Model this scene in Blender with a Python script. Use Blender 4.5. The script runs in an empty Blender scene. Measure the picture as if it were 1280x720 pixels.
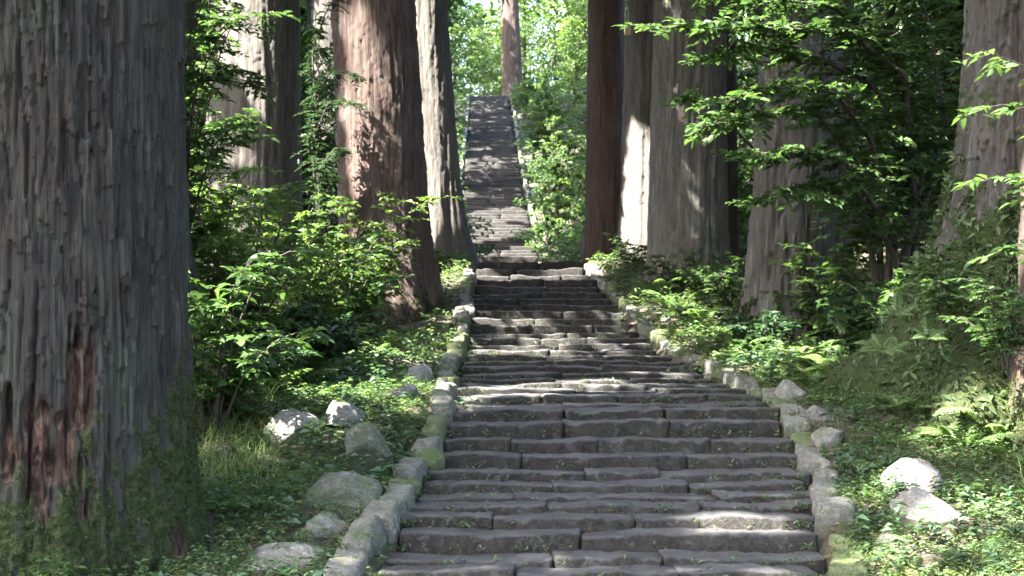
import bpy, math, random
import numpy as np
from mathutils import Vector, Matrix

# ------------------------------------------------------------------ camera, sky, sun, exposure
F = 1778.0            # focal length in photo pixels (50 mm on 36 mm, 1280 px wide)
HZ = 450.0            # photo row of the horizon
EYE = 1.6             # eye height above the landing the photographer stands on
scn = bpy.context.scene
col = scn.collection
cam_d = bpy.data.cameras.new('camera'); cam = bpy.data.objects.new('camera', cam_d); col.objects.link(cam)
cam.location = (0, 0, EYE); cam.rotation_euler = (math.pi/2, 0, 0)
cam_d.lens = 50; cam_d.sensor_width = 36; cam_d.shift_y = (HZ-360)/1280
cam_d.clip_start = .05; cam_d.clip_end = 2000
cam_d.dof.use_dof = True; cam_d.dof.focus_distance = 11.5; cam_d.dof.aperture_fstop = 4.5
scn.camera = cam
SUN_EL = math.radians(49); SUN_AZ = math.radians(-121)     # azimuth clockwise from +Y: sun stands left, a little behind the viewer
SUN = np.array([math.sin(SUN_AZ)*math.cos(SUN_EL), math.cos(SUN_AZ)*math.cos(SUN_EL), math.sin(SUN_EL)])
world = bpy.data.worlds.new('World'); scn.world = world; world.use_nodes = True
wn = world.node_tree; sky = wn.nodes.new('ShaderNodeTexSky'); sky.sky_type = 'NISHITA'; sky.sun_disc = False
sky.sun_elevation = SUN_EL; sky.sun_rotation = SUN_AZ; sky.air_density = 1.0; sky.dust_density = 3.0; sky.ozone_density = 1.0
wn.nodes['Background'].inputs[1].default_value = .15
wn.links.new(sky.outputs[0], wn.nodes['Background'].inputs[0])
sd = bpy.data.lights.new('sun', 'SUN'); sd.energy = 5; sd.angle = math.radians(.53); sd.color = (1, .965, .9)
so = bpy.data.objects.new('sun', sd); col.objects.link(so)
so.rotation_euler = Vector(tuple(-SUN)).to_track_quat('-Z', 'Y').to_euler()
scn.view_settings.view_transform = 'Standard'; scn.view_settings.look = 'None'
scn.view_settings.exposure = 4.0; scn.view_settings.gamma = 1
try:
    scn.cycles.use_denoising = True; scn.cycles.denoiser = 'OPENIMAGEDENOISE'
    scn.cycles.max_bounces = 7; scn.cycles.diffuse_bounces = 5; scn.cycles.glossy_bounces = 2
    scn.cycles.transmission_bounces = 5; scn.cycles.sample_clamp_indirect = 6; scn.cycles.caustics_reflective = False
except Exception: pass

def at(px, py, d):                       # photo pixel + distance -> world point
    return np.array([(px-640)/F*d, d, (HZ-py)/F*d+EYE])

# ------------------------------------------------------------------ noise
def _h(ix, iy, iz, seed):
    n = (ix.astype(np.int64)*374761393 + iy.astype(np.int64)*668265263 + iz.astype(np.int64)*2147483647 + seed*1274126177) & 0xffffffff
    n = ((n ^ (n >> 13))*1274126177) & 0xffffffff
    n = ((n ^ (n >> 15))*2246822519) & 0xffffffff
    return ((n ^ (n >> 16)) & 0xffffff)/float(0xffffff)
def noise(x, y, z, seed=0):
    x, y, z = np.broadcast_arrays(np.asarray(x, float), np.asarray(y, float), np.asarray(z, float))
    ix, iy, iz = np.floor(x), np.floor(y), np.floor(z)
    fx, fy, fz = x-ix, y-iy, z-iz
    fx, fy, fz = [f*f*(3-2*f) for f in (fx, fy, fz)]
    r = 0
    for a in (0, 1):
        for b in (0, 1):
            for c in (0, 1):
                w = (fx if a else 1-fx)*(fy if b else 1-fy)*(fz if c else 1-fz)
                r = r + w*_h(ix+a, iy+b, iz+c, seed)
    return r*2-1
def fbm(x, y, z, seed=0, o=4):
    r, a, t = 0, 1., 0.
    for k in range(o):
        r = r + a*noise(x*2**k, y*2**k, z*2**k, seed+k*17); t += a; a *= .5
    return r/t
def hsh(i, j=0, seed=0):
    i = np.asarray(i); j = np.asarray(j)+0*i
    return _h(i+0*j, j, 0*j+7, seed)
def unit(v): return v/np.maximum(np.linalg.norm(v, axis=-1, keepdims=True), 1e-9)

# ------------------------------------------------------------------ mesh helpers
def mesh_np(name, V, Fs, smooth=True):
    """V (n,3); Fs a list of (m,k) index arrays."""
    me = bpy.data.meshes.new(name)
    Fs = [np.asarray(f, np.int64) for f in Fs if len(f)]
    me.vertices.add(len(V)); me.vertices.foreach_set('co', np.asarray(V, np.float32).ravel())
    nl = sum(f.size for f in Fs); npol = sum(len(f) for f in Fs)
    me.loops.add(nl); me.polygons.add(npol)
    me.loops.foreach_set('vertex_index', np.concatenate([f.ravel() for f in Fs]).astype(np.int32))
    tot = np.concatenate([np.full(len(f), f.shape[1]) for f in Fs]).astype(np.int32)
    st = np.concatenate([[0], np.cumsum(tot)[:-1]]).astype(np.int32)
    me.polygons.foreach_set('loop_start', st)
    try: me.polygons.foreach_set('loop_total', tot)
    except Exception: pass
    me.polygons.foreach_set('use_smooth', np.full(npol, smooth, dtype=bool))
    me.update(calc_edges=True); me.validate()
    return me
def attr(me, name, vals):
    a = me.attributes.new(name, 'FLOAT', 'POINT'); a.data.foreach_set('value', np.asarray(vals, np.float32))
def link(name, me, mat=None, parent=None, loc=None):
    o = bpy.data.objects.new(name, me); col.objects.link(o)
    if mat and not me.materials: me.materials.append(mat)
    if parent: o.parent = parent
    if loc is not None: o.location = tuple(loc)
    return o
def empty(name, loc, label=None, cat=None, group=None, kind=None):
    o = bpy.data.objects.new(name, None); col.objects.link(o); o.location = tuple(loc); o.empty_display_size = .2
    return tag(o, label, cat, group, kind)
def tag(o, label=None, cat=None, group=None, kind=None):
    for k, v in (('label', label), ('category', cat), ('group', group), ('kind', kind)):
        if v: o[k] = v
    return o
def tube(P, R, n=6):
    """one tapering tube along points P with radii R -> V, F"""
    P = np.asarray(P, float); R = np.broadcast_to(R, len(P))
    T = unit(np.gradient(P, axis=0)); A = np.where(np.abs(T[:, 2:3]) > .9, [[1., 0, 0]], [[0, 0, 1.]])
    U = unit(np.cross(T, A)); W = np.cross(T, U); a = np.arange(n)*2*np.pi/n
    V = P[:, None]+R[:, None, None]*(np.cos(a)[None, :, None]*U[:, None]+np.sin(a)[None, :, None]*W[:, None])
    m = len(P); i, j = np.meshgrid(np.arange(m-1), np.arange(n), indexing='ij'); j2 = (j+1) % n
    Fq = np.stack([i*n+j, i*n+j2, (i+1)*n+j2, (i+1)*n+j], -1).reshape(-1, 4)
    return V.reshape(-1, 3), Fq
class Mix:                                # gathers pieces of one mesh
    def __init__(s): s.V = []; s.F = {}; s.n = 0
    def add(s, V, Fq):
        V = np.asarray(V, float); Fq = np.asarray(Fq)
        s.F.setdefault(Fq.shape[1], []).append(Fq+s.n); s.V.append(V); s.n += len(V)
    def mesh(s, name, smooth=True):
        return mesh_np(name, np.concatenate(s.V), [np.concatenate(f) for f in s.F.values()], smooth)
def leaves(P, D, N, L, W, detail=1, droop=.15, fold=.25):
    """leaf blades: base P, direction D, face normal N"""
    P = np.asarray(P, float); n = len(P); D = unit(np.asarray(D, float)); N = np.asarray(N, float)
    S = unit(np.cross(D, N)); N = np.cross(S, D)
    L = np.broadcast_to(np.asarray(L, float), n)[:, None]; W = np.broadcast_to(np.asarray(W, float), n)[:, None]
    tip = P+D*L-N*L*droop
    if detail == 0:
        V = np.stack([P, P+D*L*.45+S*W*.5+N*W*fold, tip, P+D*L*.45-S*W*.5+N*W*fold], 1)
        Fq = np.stack([[0, 1, 2], [0, 2, 3]]); k = 4
    else:
        m = P+D*L*.5+N*L*.04
        V = np.stack([P, P+D*L*.28+S*W*.45+N*W*fold, P+D*L*.66+S*W*.38+N*W*(fold*.8)-N*L*droop*.4, tip,
                      P+D*L*.66-S*W*.38+N*W*(fold*.8)-N*L*droop*.4, P+D*L*.28-S*W*.45+N*W*fold, m], 1)
        Fq = np.array([[0, 1, 2, 6], [6, 2, 3, 3], [0, 6, 4, 5], [6, 3, 4, 4]]); k = 7
        q = Fq[[0, 2]]; t = np.array([[6, 2, 3], [6, 3, 4]])
        o = (np.arange(n)*k)[:, None, None]
        return V.reshape(-1, 3), [(q[None]+o).reshape(-1, 4), (t[None]+o).reshape(-1, 3)]
    o = (np.arange(n)*k)[:, None, None]
    return V.reshape(-1, 3), [(Fq[None]+o).reshape(-1, 3)]

# ------------------------------------------------------------------ materials
MATS = {}
def nodes(name):
    m = bpy.data.materials.new(name); m.use_nodes = True; nt = m.node_tree
    return m, nt, nt.nodes['Principled BSDF'], nt.nodes['Material Output']
def N(nt, t, **kw):
    n = nt.nodes.new(t)
    for k, v in kw.items():
        if k.startswith('_'): setattr(n, k[1:], v)
        else: n.inputs[k.replace('__', ' ')].default_value = v
    return n
def mapped(nt, scale, kind='Object'):
    tc = N(nt, 'ShaderNodeTexCoord'); mp = N(nt, 'ShaderNodeMapping'); mp.inputs['Scale'].default_value = scale
    nt.links.new(tc.outputs[kind], mp.inputs[0]); return mp.outputs[0]
def ntex(nt, vec, scale, detail=6, rough=.6, dist=0.):
    n = N(nt, 'ShaderNodeTexNoise', Scale=scale, Detail=detail, Roughness=rough, Distortion=dist)
    nt.links.new(vec, n.inputs['Vector']); return n.outputs['Fac']
def ramp(nt, fac, stops):
    r = N(nt, 'ShaderNodeValToRGB'); e = r.color_ramp.elements
    while len(e) < len(stops): e.new(.5)
    for k, (p, c) in enumerate(stops):
        e[k].position = p; e[k].color = (*c, 1) if len(c) == 3 else c
    nt.links.new(fac, r.inputs[0]); return r.outputs[0]
def mix(nt, fac, a, b, mode='MIX'):
    m = N(nt, 'ShaderNodeMix', _data_type='RGBA', _blend_type=mode)
    for s, v in ((m.inputs[0], fac), (m.inputs[6], a), (m.inputs[7], b)):
        if hasattr(v, 'is_linked'): nt.links.new(v, s)
        elif isinstance(v, tuple): s.default_value = (*v, 1)
        else: s.default_value = v
    return m.outputs[2]
def g(v): return (v, v, v)
def step01(nt, fac, a, b): return ramp(nt, fac, [(a, g(0)), (b, g(1))])
def bump(nt, bs, h, strength, dist):
    b = N(nt, 'ShaderNodeBump', Strength=strength, Distance=dist); nt.links.new(h, b.inputs['Height']); nt.links.new(b.outputs[0], bs.inputs['Normal'])
def mul(nt, a, b):
    m = N(nt, 'ShaderNodeMath', _operation='MULTIPLY')
    for s, v in zip(m.inputs, (a, b)):
        if hasattr(v, 'is_linked'): nt.links.new(v, s)
        else: s.default_value = v
    return m.outputs[0]
def attrn(nt, name): return N(nt, 'ShaderNodeAttribute', _attribute_name=name).outputs['Fac']

def bark_mat(name, dark, mid, light, lichen=(.16, .18, .14), lich=.5, red=(.072, .041, .03)):
    m, nt, bs, out = nodes(name); L = nt.links.new
    fib = ntex(nt, mapped(nt, (26, 26, 1.1)), 1, 8, .65, .4)
    wide = ntex(nt, mapped(nt, (5, 5, .5)), 1, 4, .6, .3)
    patch = ntex(nt, mapped(nt, (1.6, 1.6, .9)), 1.3, 5, .6)
    fine = ntex(nt, mapped(nt, (95, 95, 3.2)), 1, 4, .7, .2)
    fsum = mix(nt, .42, fib, fine)
    c = ramp(nt, fsum, [(.41, dark), (.5, mid), (.595, light)])
    c = mix(nt, step01(nt, wide, .42, .62), c, mix(nt, .6, c, mid))
    c = mix(nt, mul(nt, step01(nt, patch, .5, .66), lich), c, lichen)
    hv = attrn(nt, 'plate')                       # each bark plate has its own tone
    c = mix(nt, hv, mix(nt, .5, c, dark), mix(nt, .18, c, light))
    tint = ntex(nt, mapped(nt, (2.6, 2.6, .8)), 1.7, 4, .6, .5)
    c = mix(nt, mul(nt, step01(nt, tint, .52, .62), .45), c, tuple(v*f for v, f in zip(mid, (1.12, .92, .9))))
    rp = ntex(nt, mapped(nt, (17, 17, 2.2)), 1, 6, .65, .5)
    rc = ramp(nt, rp, [(.4, tuple(v*.2 for v in red)), (.5, tuple(v*.8 for v in red)), (.57, tuple(v*1.5 for v in red)), (.63, (.17, .13, .095))])
    c = mix(nt, attrn(nt, 'red'), c, rc)
    mo = ntex(nt, mapped(nt, (30, 30, 22)), 1, 4, .7)
    mc = ramp(nt, mo, [(.3, (.014, .02, .007)), (.55, (.036, .05, .014)), (.75, (.07, .085, .022))])
    mm = mul(nt, attrn(nt, 'moss'), 1.0)
    c = mix(nt, mm, c, mc)
    L(c, bs.inputs['Base Color']); bs.inputs['Roughness'].default_value = .9; bs.inputs['Specular IOR Level'].default_value = .25
    hh = mix(nt, mm, fsum, mo); bump(nt, bs, hh, 1., .045)
    return m
def stone_mat(name, dark, mid, light, moss=.4, lichen=.3, top=None, scale=1.):
    m, nt, bs, out = nodes(name); L = nt.links.new
    oi = N(nt, 'ShaderNodeObjectInfo'); tc = N(nt, 'ShaderNodeTexCoord')
    va = N(nt, 'ShaderNodeVectorMath', _operation='MULTIPLY_ADD'); va.inputs[1].default_value = (1, 1, 1)
    cb = N(nt, 'ShaderNodeCombineXYZ'); sc_ = mul(nt, oi.outputs['Random'], 57.)
    for k in range(3): L(sc_, cb.inputs[k])
    L(tc.outputs['Object'], va.inputs[0]); L(cb.outputs[0], va.inputs[2]); v = va.outputs[0]
    big = ntex(nt, v, 3*scale, 5, .6, .3); fine = ntex(nt, v, 28*scale, 6, .7); grit = ntex(nt, v, 110*scale, 3, .6)
    both = mix(nt, .45, fine, grit)
    c = ramp(nt, both, [(.41, dark), (.5, mid), (.59, light)])
    c = mix(nt, mul(nt, oi.outputs['Random'], .5), c, mix(nt, .5, c, light))
    c = mix(nt, mul(nt, step01(nt, big, .5, .7), .55), c, dark)
    mot = ntex(nt, v, 11*scale, 5, .65, .8); c = mix(nt, mul(nt, step01(nt, mot, .46, .6), .55), c, mix(nt, .6, c, light)); brn = ntex(nt, v, 5*scale, 4, .6, 1.); c = mix(nt, mul(nt, step01(nt, brn, .55, .66), .4), c, (mid[0]*1.5, mid[1]*1.2, mid[2]*.85))
    lf = ntex(nt, v, 9*scale, 6, .75, .5)
    c = mix(nt, mul(nt, step01(nt, lf, .56, .64), lichen), c, (.42, .43, .38))
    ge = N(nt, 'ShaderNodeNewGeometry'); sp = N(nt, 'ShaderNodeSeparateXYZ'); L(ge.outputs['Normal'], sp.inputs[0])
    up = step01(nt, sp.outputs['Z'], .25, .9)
    if top: c = mix(nt, mul(nt, up, .85), c, ramp(nt, mix(nt, .5, both, big), [(.38, tuple(v*.38 for v in top)), (.5, tuple(v*.8 for v in top)), (.62, tuple(v*1.25 for v in top))]))  # skylight put into the colour: upward faces lighter, upright faces left dark
    mf = ntex(nt, v, 4.2*scale, 6, .7, .6)
    mz = mul(nt, step01(nt, mf, .62-.24*moss, .72-.2*moss), mix(nt, .65, g(1), up))
    mc = ramp(nt, grit, [(.3, (.03, .045, .012)), (.6, (.075, .105, .03)), (.8, (.14, .17, .06))])
    if moss > 0: c = mix(nt, mul(nt, mz, min(1, moss*1.6)), c, mc)
    L(c, bs.inputs['Base Color']); bs.inputs['Roughness'].default_value = .88; bs.inputs['Specular IOR Level'].default_value = .3
    bump(nt, bs, both, 1., .035)
    return m
def leaf_mat(name, c0, c1, trans=.4, rough=.42, tcol=None):
    m, nt, bs, out = nodes(name); L = nt.links.new
    ge = N(nt, 'ShaderNodeNewGeometry'); oi = N(nt, 'ShaderNodeObjectInfo')
    ad = N(nt, 'ShaderNodeMath', _operation='MULTIPLY_ADD'); L(ge.outputs['Random Per Island'], ad.inputs[0]); ad.inputs[1].default_value = .75
    L(mul(nt, oi.outputs['Random'], .25), ad.inputs[2])
    c = ramp(nt, ad.outputs[0], [(.05, c0), (.6, tuple((a+b)/2 for a, b in zip(c0, c1))), (.93, c1), (1., (c1[0]*1.5, c1[1]*1.1, c1[2]))])
    L(c, bs.inputs['Base Color']); bs.inputs['Roughness'].default_value = rough; bs.inputs['Specular IOR Level'].default_value = .35
    tr = N(nt, 'ShaderNodeBsdfTranslucent'); L(mix(nt, 1., c, (1.3, 1.45, .75), 'MULTIPLY'), tr.inputs[0])
    ms = N(nt, 'ShaderNodeMixShader', Fac=trans); L(bs.outputs[0], ms.inputs[1]); L(tr.outputs[0], ms.inputs[2]); L(ms.outputs[0], out.inputs[0])
    return m
def plain_mat(name, c0, c1, scale=20, rough=.85):
    m, nt, bs, out = nodes(name)
    f = ntex(nt, mapped(nt, (1, 1, 1)), scale, 5, .6)
    nt.links.new(ramp(nt, f, [(.35, c0), (.65, c1)]), bs.inputs['Base Color']); bs.inputs['Roughness'].default_value = rough
    bump(nt, bs, f, .5, .02); return m

M_soil = plain_mat('soil', (.022, .018, .011), (.06, .048, .03), 9, .95)
M_step = stone_mat('step_stone', (.006, .0052, .0046), (.0165, .0143, .0128), (.046, .041, .036), moss=.16, lichen=.10, top=(.08, .079, .079))  # top: paler tread colour imitates light from above, against dark risers
M_kerb = stone_mat('kerb_stone', (.06, .058, .05), (.11, .107, .09), (.2, .195, .17), moss=.5, lichen=.4)
M_kerbm = stone_mat('mossy_kerb_stone', (.05, .06, .03), (.09, .105, .05), (.17, .18, .11), moss=.8, lichen=.1)
M_rock = stone_mat('rock', (.085, .08, .072), (.16, .15, .138), (.26, .25, .23), moss=.55, lichen=.35)
M_rockd = stone_mat('dark_rock', (.04, .04, .03), (.085, .085, .065), (.17, .17, .14), moss=.7, lichen=.35)
M_wood = plain_mat('twig_bark', (.025, .02, .014), (.07, .055, .04), 30, .9)
M_leafA = leaf_mat('broad_leaf', (.036, .072, .026), (.092, .145, .05), .42)
M_leafD = leaf_mat('dark_leaf', (.018, .042, .022), (.045, .08, .034), .3, .35)
M_leafY = leaf_mat('bright_leaf', (.055, .1, .03), (.13, .18, .055), .46)
M_fern = leaf_mat('fern_green', (.065, .115, .04), (.135, .185, .07), .42, .5)
M_cover = leaf_mat('ground_leaf', (.045, .085, .038), (.12, .165, .075), .38, .5)
M_grass = leaf_mat('grass_blade', (.06, .1, .035), (.16, .19, .075), .38, .5)
M_needle = leaf_mat('cedar_spray', (.012, .035, .012), (.03, .065, .02), .25, .5)
M_cover2 = leaf_mat('ground_leaf_yellowish', (.07, .1, .03), (.17, .19, .07), .4, .5)
M_cover3 = leaf_mat('ground_leaf_bluish', (.03, .062, .035), (.08, .125, .07), .35, .4)
M_litter = leaf_mat('dead_leaf', (.05, .03, .016), (.16, .10, .05), .15, .7)

# ------------------------------------------------------------------ the stairway's line
ROWS = [715, 697, 667.5, 645, 630.5, 621, 606, 589, 568, 549, 526, 512, 505, 494, 487, 480, 474, 466, 457.5, 451, 445, 437.5,
        430.6, 423, 416, 406, 398, 389, 380.6, 373, 367, 358, 350, 344, 336, 326]
EDGE = np.array([(730, 465, 1036), (720, 470, 1032), (697, 478, 1025), (667, 490, 1018), (645, 497, 1015), (620, 520, 1012), (589, 535, 1008), (568, 540, 1000),
    (545, 552, 990), (526, 558, 977), (505, 562, 970), (494, 563, 962), (487, 565, 945), (480, 567, 905), (470, 570, 888), (459, 574, 878), (447, 580, 842),
    (437, 584, 822), (423, 586, 812), (406, 587, 787), (390, 588, 778), (373, 588, 764), (358, 590, 752), (344, 593, 738), (326, 598, 728)], float)[::-1]
deps = [9.6]
for k in range(1, len(ROWS)): deps.append(deps[-1]+(.35 if k < 12 else .62 if k < 20 else .63))
STEPS = []                                   # y of the front, top z, x left, x right
for r, d in zip(ROWS, deps):
    xl, xr = np.interp(r, EDGE[:, 0], EDGE[:, 1]), np.interp(r, EDGE[:, 0], EDGE[:, 2])
    STEPS.append((d, at(0, r, d)[2], (xl-640)/F*d, (xr-640)/F*d))
z0 = STEPS[0][1]
STEPS = [(8.9, z0-.13, STEPS[0][2]-.02, STEPS[0][3]+.02), (9.25, z0-.065, STEPS[0][2], STEPS[0][3])]+STEPS
U0, U1 = 42.0, 76.5
def upz(y): return EYE+np.interp(y, [42, 50, 63, 76.5], [(HZ-321)/F*42, (HZ-240)/F*50, (HZ-176)/F*63, (HZ-118)/F*76.5])
def upx(y): return np.interp(y, [42, 50, 76.5], [(572-640)/F*42, (577-640)/F*50, (588-640)/F*76.5]), np.interp(y, [42, 50, 76.5], [(674-640)/F*42, (655-640)/F*50, (637-640)/F*76.5])
UP = []
zz = float(upz(U0))
ys = np.linspace(U0, U1, 3000); zs = upz(ys)
while zz < zs[-1]:
    y = float(np.interp(zz, zs, ys)); a, b = upx(y); UP.append((y, zz, float(a), float(b))); zz += .128
ctrl = [(-12, -.1), (8.5, STEPS[0][1]-.12)]+[(s[0]+.15, s[1]) for s in STEPS]+[(34, STEPS[-1][1]+.05), (41.5, UP[0][1]-.1)]+[(s[0]+.2, s[1]) for s in UP[::4]]+[(78.5, UP[-1][1]+.1), (90, UP[-1][1]+1.0), (170, UP[-1][1]+14)]
ctrl = np.array(ctrl)
allx = np.array([(-12, -2.2, 3.)]+[(s[0], s[2], s[3]) for s in STEPS]+[(35, -.9, 1.3)]+[(s[0], s[2], s[3]) for s in UP]+[(170, -4, 2)])
def prof(y): return np.interp(y, ctrl[:, 0], ctrl[:, 1])
def xl_(y): return np.interp(y, allx[:, 0], allx[:, 1])
def xr_(y): return np.interp(y, allx[:, 0], allx[:, 2])
def gz(x, y):
    x = np.asarray(x, float); y = np.asarray(y, float)
    z = prof(y); L_, R_ = xl_(y), xr_(y)
    ins = (x > L_-.05) & (x < R_+.05)
    sl = np.maximum(0, L_-x); sr = np.maximum(0, x-R_)
    near = np.clip((y-2)/8, 0, 1)
    z = z+np.minimum(sl, .6)*.02+np.minimum(sr, .6)*.06+np.maximum(0, sl-5)*.22+np.maximum(0, sr-2.2)*.28*near
    bumpy = .10*fbm(x*.7, y*.7, 0*x, 5, 3)+.035*noise(x*3, y*3, 0*x, 9)
    z = z+bumpy*np.clip((sl+sr)*1.5, 0, 1)
    return np.where(ins, prof(y)-.14, z)

# ground sheet (terrain): fine near the stairs, coarse far out
xs = np.concatenate([np.linspace(-120, -9, 40)[:-1], np.linspace(-9, 9, 120), np.linspace(9, 120, 40)[1:]])
ysg = np.concatenate([np.linspace(-60, 6, 30)[:-1], np.linspace(6, 32, 160), np.linspace(32, 90, 90)[1:], np.linspace(90, 200, 30)[1:]])
GX, GY = np.meshgrid(xs, ysg); GZ = gz(GX, GY)
nx, ny = len(xs), len(ysg); ii, jj = np.meshgrid(np.arange(ny-1), np.arange(nx-1), indexing='ij')
gf = np.stack([ii*nx+jj, ii*nx+jj+1, (ii+1)*nx+jj+1, (ii+1)*nx+jj], -1).reshape(-1, 4)
ground = link('ground', mesh_np('ground', np.stack([GX, GY, GZ], -1).reshape(-1, 3), [gf]), M_soil)
tag(ground, 'dark forest soil of the slope under the plants on both sides of the stairs', 'ground', kind='structure')

# ------------------------------------------------------------------ stones
def block(L, D, H, seed, nl=14, rough=.02, rnd=.03):
    """a hewn stone, centred, rounded edges, uneven faces"""
    r = min(rnd, H*.3, D*.3)
    sec = []
    def side(a, b, n): return [(a[0]+(b[0]-a[0])*t, a[1]+(b[1]-a[1])*t) for t in np.linspace(0, 1, n)]
    y0, y1, a0, a1 = -D/2, D/2, -H/2, H/2
    sec += side((y0, a0), (y0, a1-r), 3)+[(y0+r*.3, a1-r*.3)]+side((y0+r, a1), (y1-r, a1), 4)+[(y1-r*.3, a1-r*.3)]+side((y1, a1-r), (y1, a0), 2)
    sec = np.array(sec); m = len(sec)
    tx = np.linspace(-1, 1, nl+1); X = L/2*np.sign(tx)*(1-(1-np.abs(tx))**1.15)
    e = np.clip((L/2-np.abs(X))/(r*1.4+1e-6), 0, 1); sh = 1-(1-np.sqrt(np.clip(1-(1-e)**2, 0, 1)))*.14
    V = np.stack([np.repeat(X, m), (sec[None, :, 0]*sh[:, None]).ravel(), (sec[None, :, 1]*(sh[:, None]*.5+.5)).ravel()], -1)
    o = seed*3.7
    lowx = noise(V[:, 0]*2.2+o, V[:, 1]*0+o, V[:, 2]*0, seed)
    dz = rough*1.1*lowx+rough*.7*noise(V[:, 0]*7+o, V[:, 1]*7, V[:, 2]*7, seed+1)
    dy = rough*1.4*noise(V[:, 0]*3+o, V[:, 2]*2, 0*V[:, 0]+3, seed+2)+rough*.8*noise(V[:, 0]*11+o, V[:, 2]*9, V[:, 1]*9, seed+3)
    dx = rough*.9*noise(V[:, 1]*6+o, V[:, 2]*6, V[:, 0]*2, seed+4)
    hf_ = rough*.42*noise(V[:, 0]*26+o, V[:, 1]*22, V[:, 2]*22, seed+6); chip = -np.clip(noise(V[:, 0]*9+o, 0*V[:, 0], 0*V[:, 0], seed+8)-.35, 0, 1)*rough*2.2*(V[:, 2] > H*.3)*(V[:, 1] < -D*.25)
    dz = dz+hf_+chip; dy = dy+hf_-chip*.8
    V = V+np.stack([dx, dy*np.where(V[:, 1] < 0, 1, .5), dz*np.where(V[:, 2] > 0, 1, .3)], -1)
    i, j = np.meshgrid(np.arange(nl), np.arange(m), indexing='ij'); j2 = (j+1) % m
    Fq = np.stack([i*m+j, (i+1)*m+j, (i+1)*m+j2, i*m+j2], -1).reshape(-1, 4)
    c0, c1 = V[:m].mean(0), V[-m:].mean(0); k = len(V); V = np.concatenate([V, [c0, c1]])
    a = np.arange(m); b = (a+1) % m
    t = np.concatenate([np.stack([a*0+k, a, b], -1), np.stack([a*0+k+1, nl*m+b, nl*m+a], -1)])
    return mesh_np('step_stone', V, [Fq, t])
rng = random.Random(4)
stairway = empty('stone_stairway', (0, 8.5, 0), 'long weathered stone stairway climbing straight up through the cedar wood', 'stairway', kind='structure')
sid = 0
for k, (y, z, a, b) in enumerate(STEPS):
    nxt = STEPS[k+1][0] if k+1 < len(STEPS) else y+.8
    prv = STEPS[k-1][1] if k else z-.13
    dep = nxt-y+.16; rise = max(z-prv, .05); H = rise+.12
    W = b-a; n = max(2, round(W/(1.0 if y < 13.5 else .95)+rng.uniform(-.6, .4)))
    cut = np.sort(np.array([0]+[(i+rng.uniform(-.3, .3))/n for i in range(1, n)]+[1.]))
    a2, b2 = a+rng.uniform(-.05, .05), b+rng.uniform(-.06, .06)
    for i in range(n):
        x0, x1 = a2+(b2-a2)*cut[i], a2+(b2-a2)*cut[i+1]; sid += 1
        L = x1-x0+.004; dzr = rng.uniform(-.012, .008)
        hh = H
        me = block(L, dep, hh, sid, 42 if y < 14 else 16, .019 if y < 16 else .02, .022)
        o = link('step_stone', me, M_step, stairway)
        o.location = ((x0+x1)/2, y+dep/2+rng.uniform(-.02, .02)-8.5, z-hh/2+dzr)
        o.rotation_euler = (rng.uniform(-.02, .02), rng.uniform(-.012, .012), rng.uniform(-.018, .018))
shared = [block(1., .55, .26, 900+i, 8, .012, .02) for i in range(6)]
for k, (y, z, a, b) in enumerate(UP):
    c = rng.uniform(.35, .65)
    for x0, x1 in ((a, a+(b-a)*c), (a+(b-a)*c, b)) if k % 5 else ((a, b),):
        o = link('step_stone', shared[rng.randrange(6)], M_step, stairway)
        o.location = ((x0+x1)/2, y+.275-8.5+rng.uniform(-.03, .03), z-.13+rng.uniform(-.02, .02)); o.scale = (x1-x0-.02, 1, 1)
        o.rotation_euler = (0, rng.uniform(-.015, .015), rng.uniform(-.015, .015))
# kerb stones along both sides
def kerb(pts, lo, hi, hgt, wid, mats, seed):
    r = random.Random(seed); P = np.array(pts); seg = np.linalg.norm(np.diff(P, axis=0), axis=1); cum = np.concatenate([[0], np.cumsum(seg)])
    s = 0
    while s < cum[-1]-.15:
        L = r.uniform(lo, hi); e = min(s+L, cum[-1])
        p0 = np.array([np.interp(s, cum, P[:, q]) for q in range(3)]); p1 = np.array([np.interp(e, cum, P[:, q]) for q in range(3)])
        v = p1-p0; LL = np.linalg.norm(v); w = wid*r.uniform(.8, 1.25); h = hgt*r.uniform(.85, 1.2)
        me = block(LL-.04, w, h, r.randrange(10000), 14, .034 if LL < 1 else .02, .03)
        o = link('kerb_stone', me, mats[0] if r.random() < .72 else mats[1], stairway)
        c = (p0+p1)/2; o.location = (c[0]+r.uniform(-.025, .025), c[1]-8.5, c[2]-h/2+r.uniform(-.05, .035))
        o.rotation_euler = (r.uniform(-.14, .14), r.uniform(-.08, .08)-math.atan2(v[2], math.hypot(v[0], v[1])), math.atan2(v[1], v[0])+r.uniform(-.06, .06))
        s = e
def ground_line(pxs, lift):
    out = []
    for px, py in pxs:                         # the distance comes from the stair row at that height
        d = np.interp(-py, [-r for r in ROWS], deps) if py <= 715 else 9.6-(py-715)/40
        out.append(((px-640)/F*d, d, prof(d)+lift))
    return out
kerb(ground_line([(418, 730), (440, 700), (475, 655), (500, 620), (520, 590), (541, 560), (549, 530), (553, 500), (557, 480), (563, 460), (572, 440), (577, 420), (579, 400), (581, 380), (583, 360), (588, 340)], .14), .26, .6, .34, .19, (M_kerb, M_kerbm), 3)
kerb(ground_line([(1068, 722), (1060, 690), (1050, 660)], .09), .55, .7, .34, .26, (M_kerbm, M_kerbm), 4)
kerb(ground_line([(1040, 655), (1036, 640), (1032, 610), (1028, 590)], .11), .22, .34, .34, .24, (M_kerb, M_kerb), 5)
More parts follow.
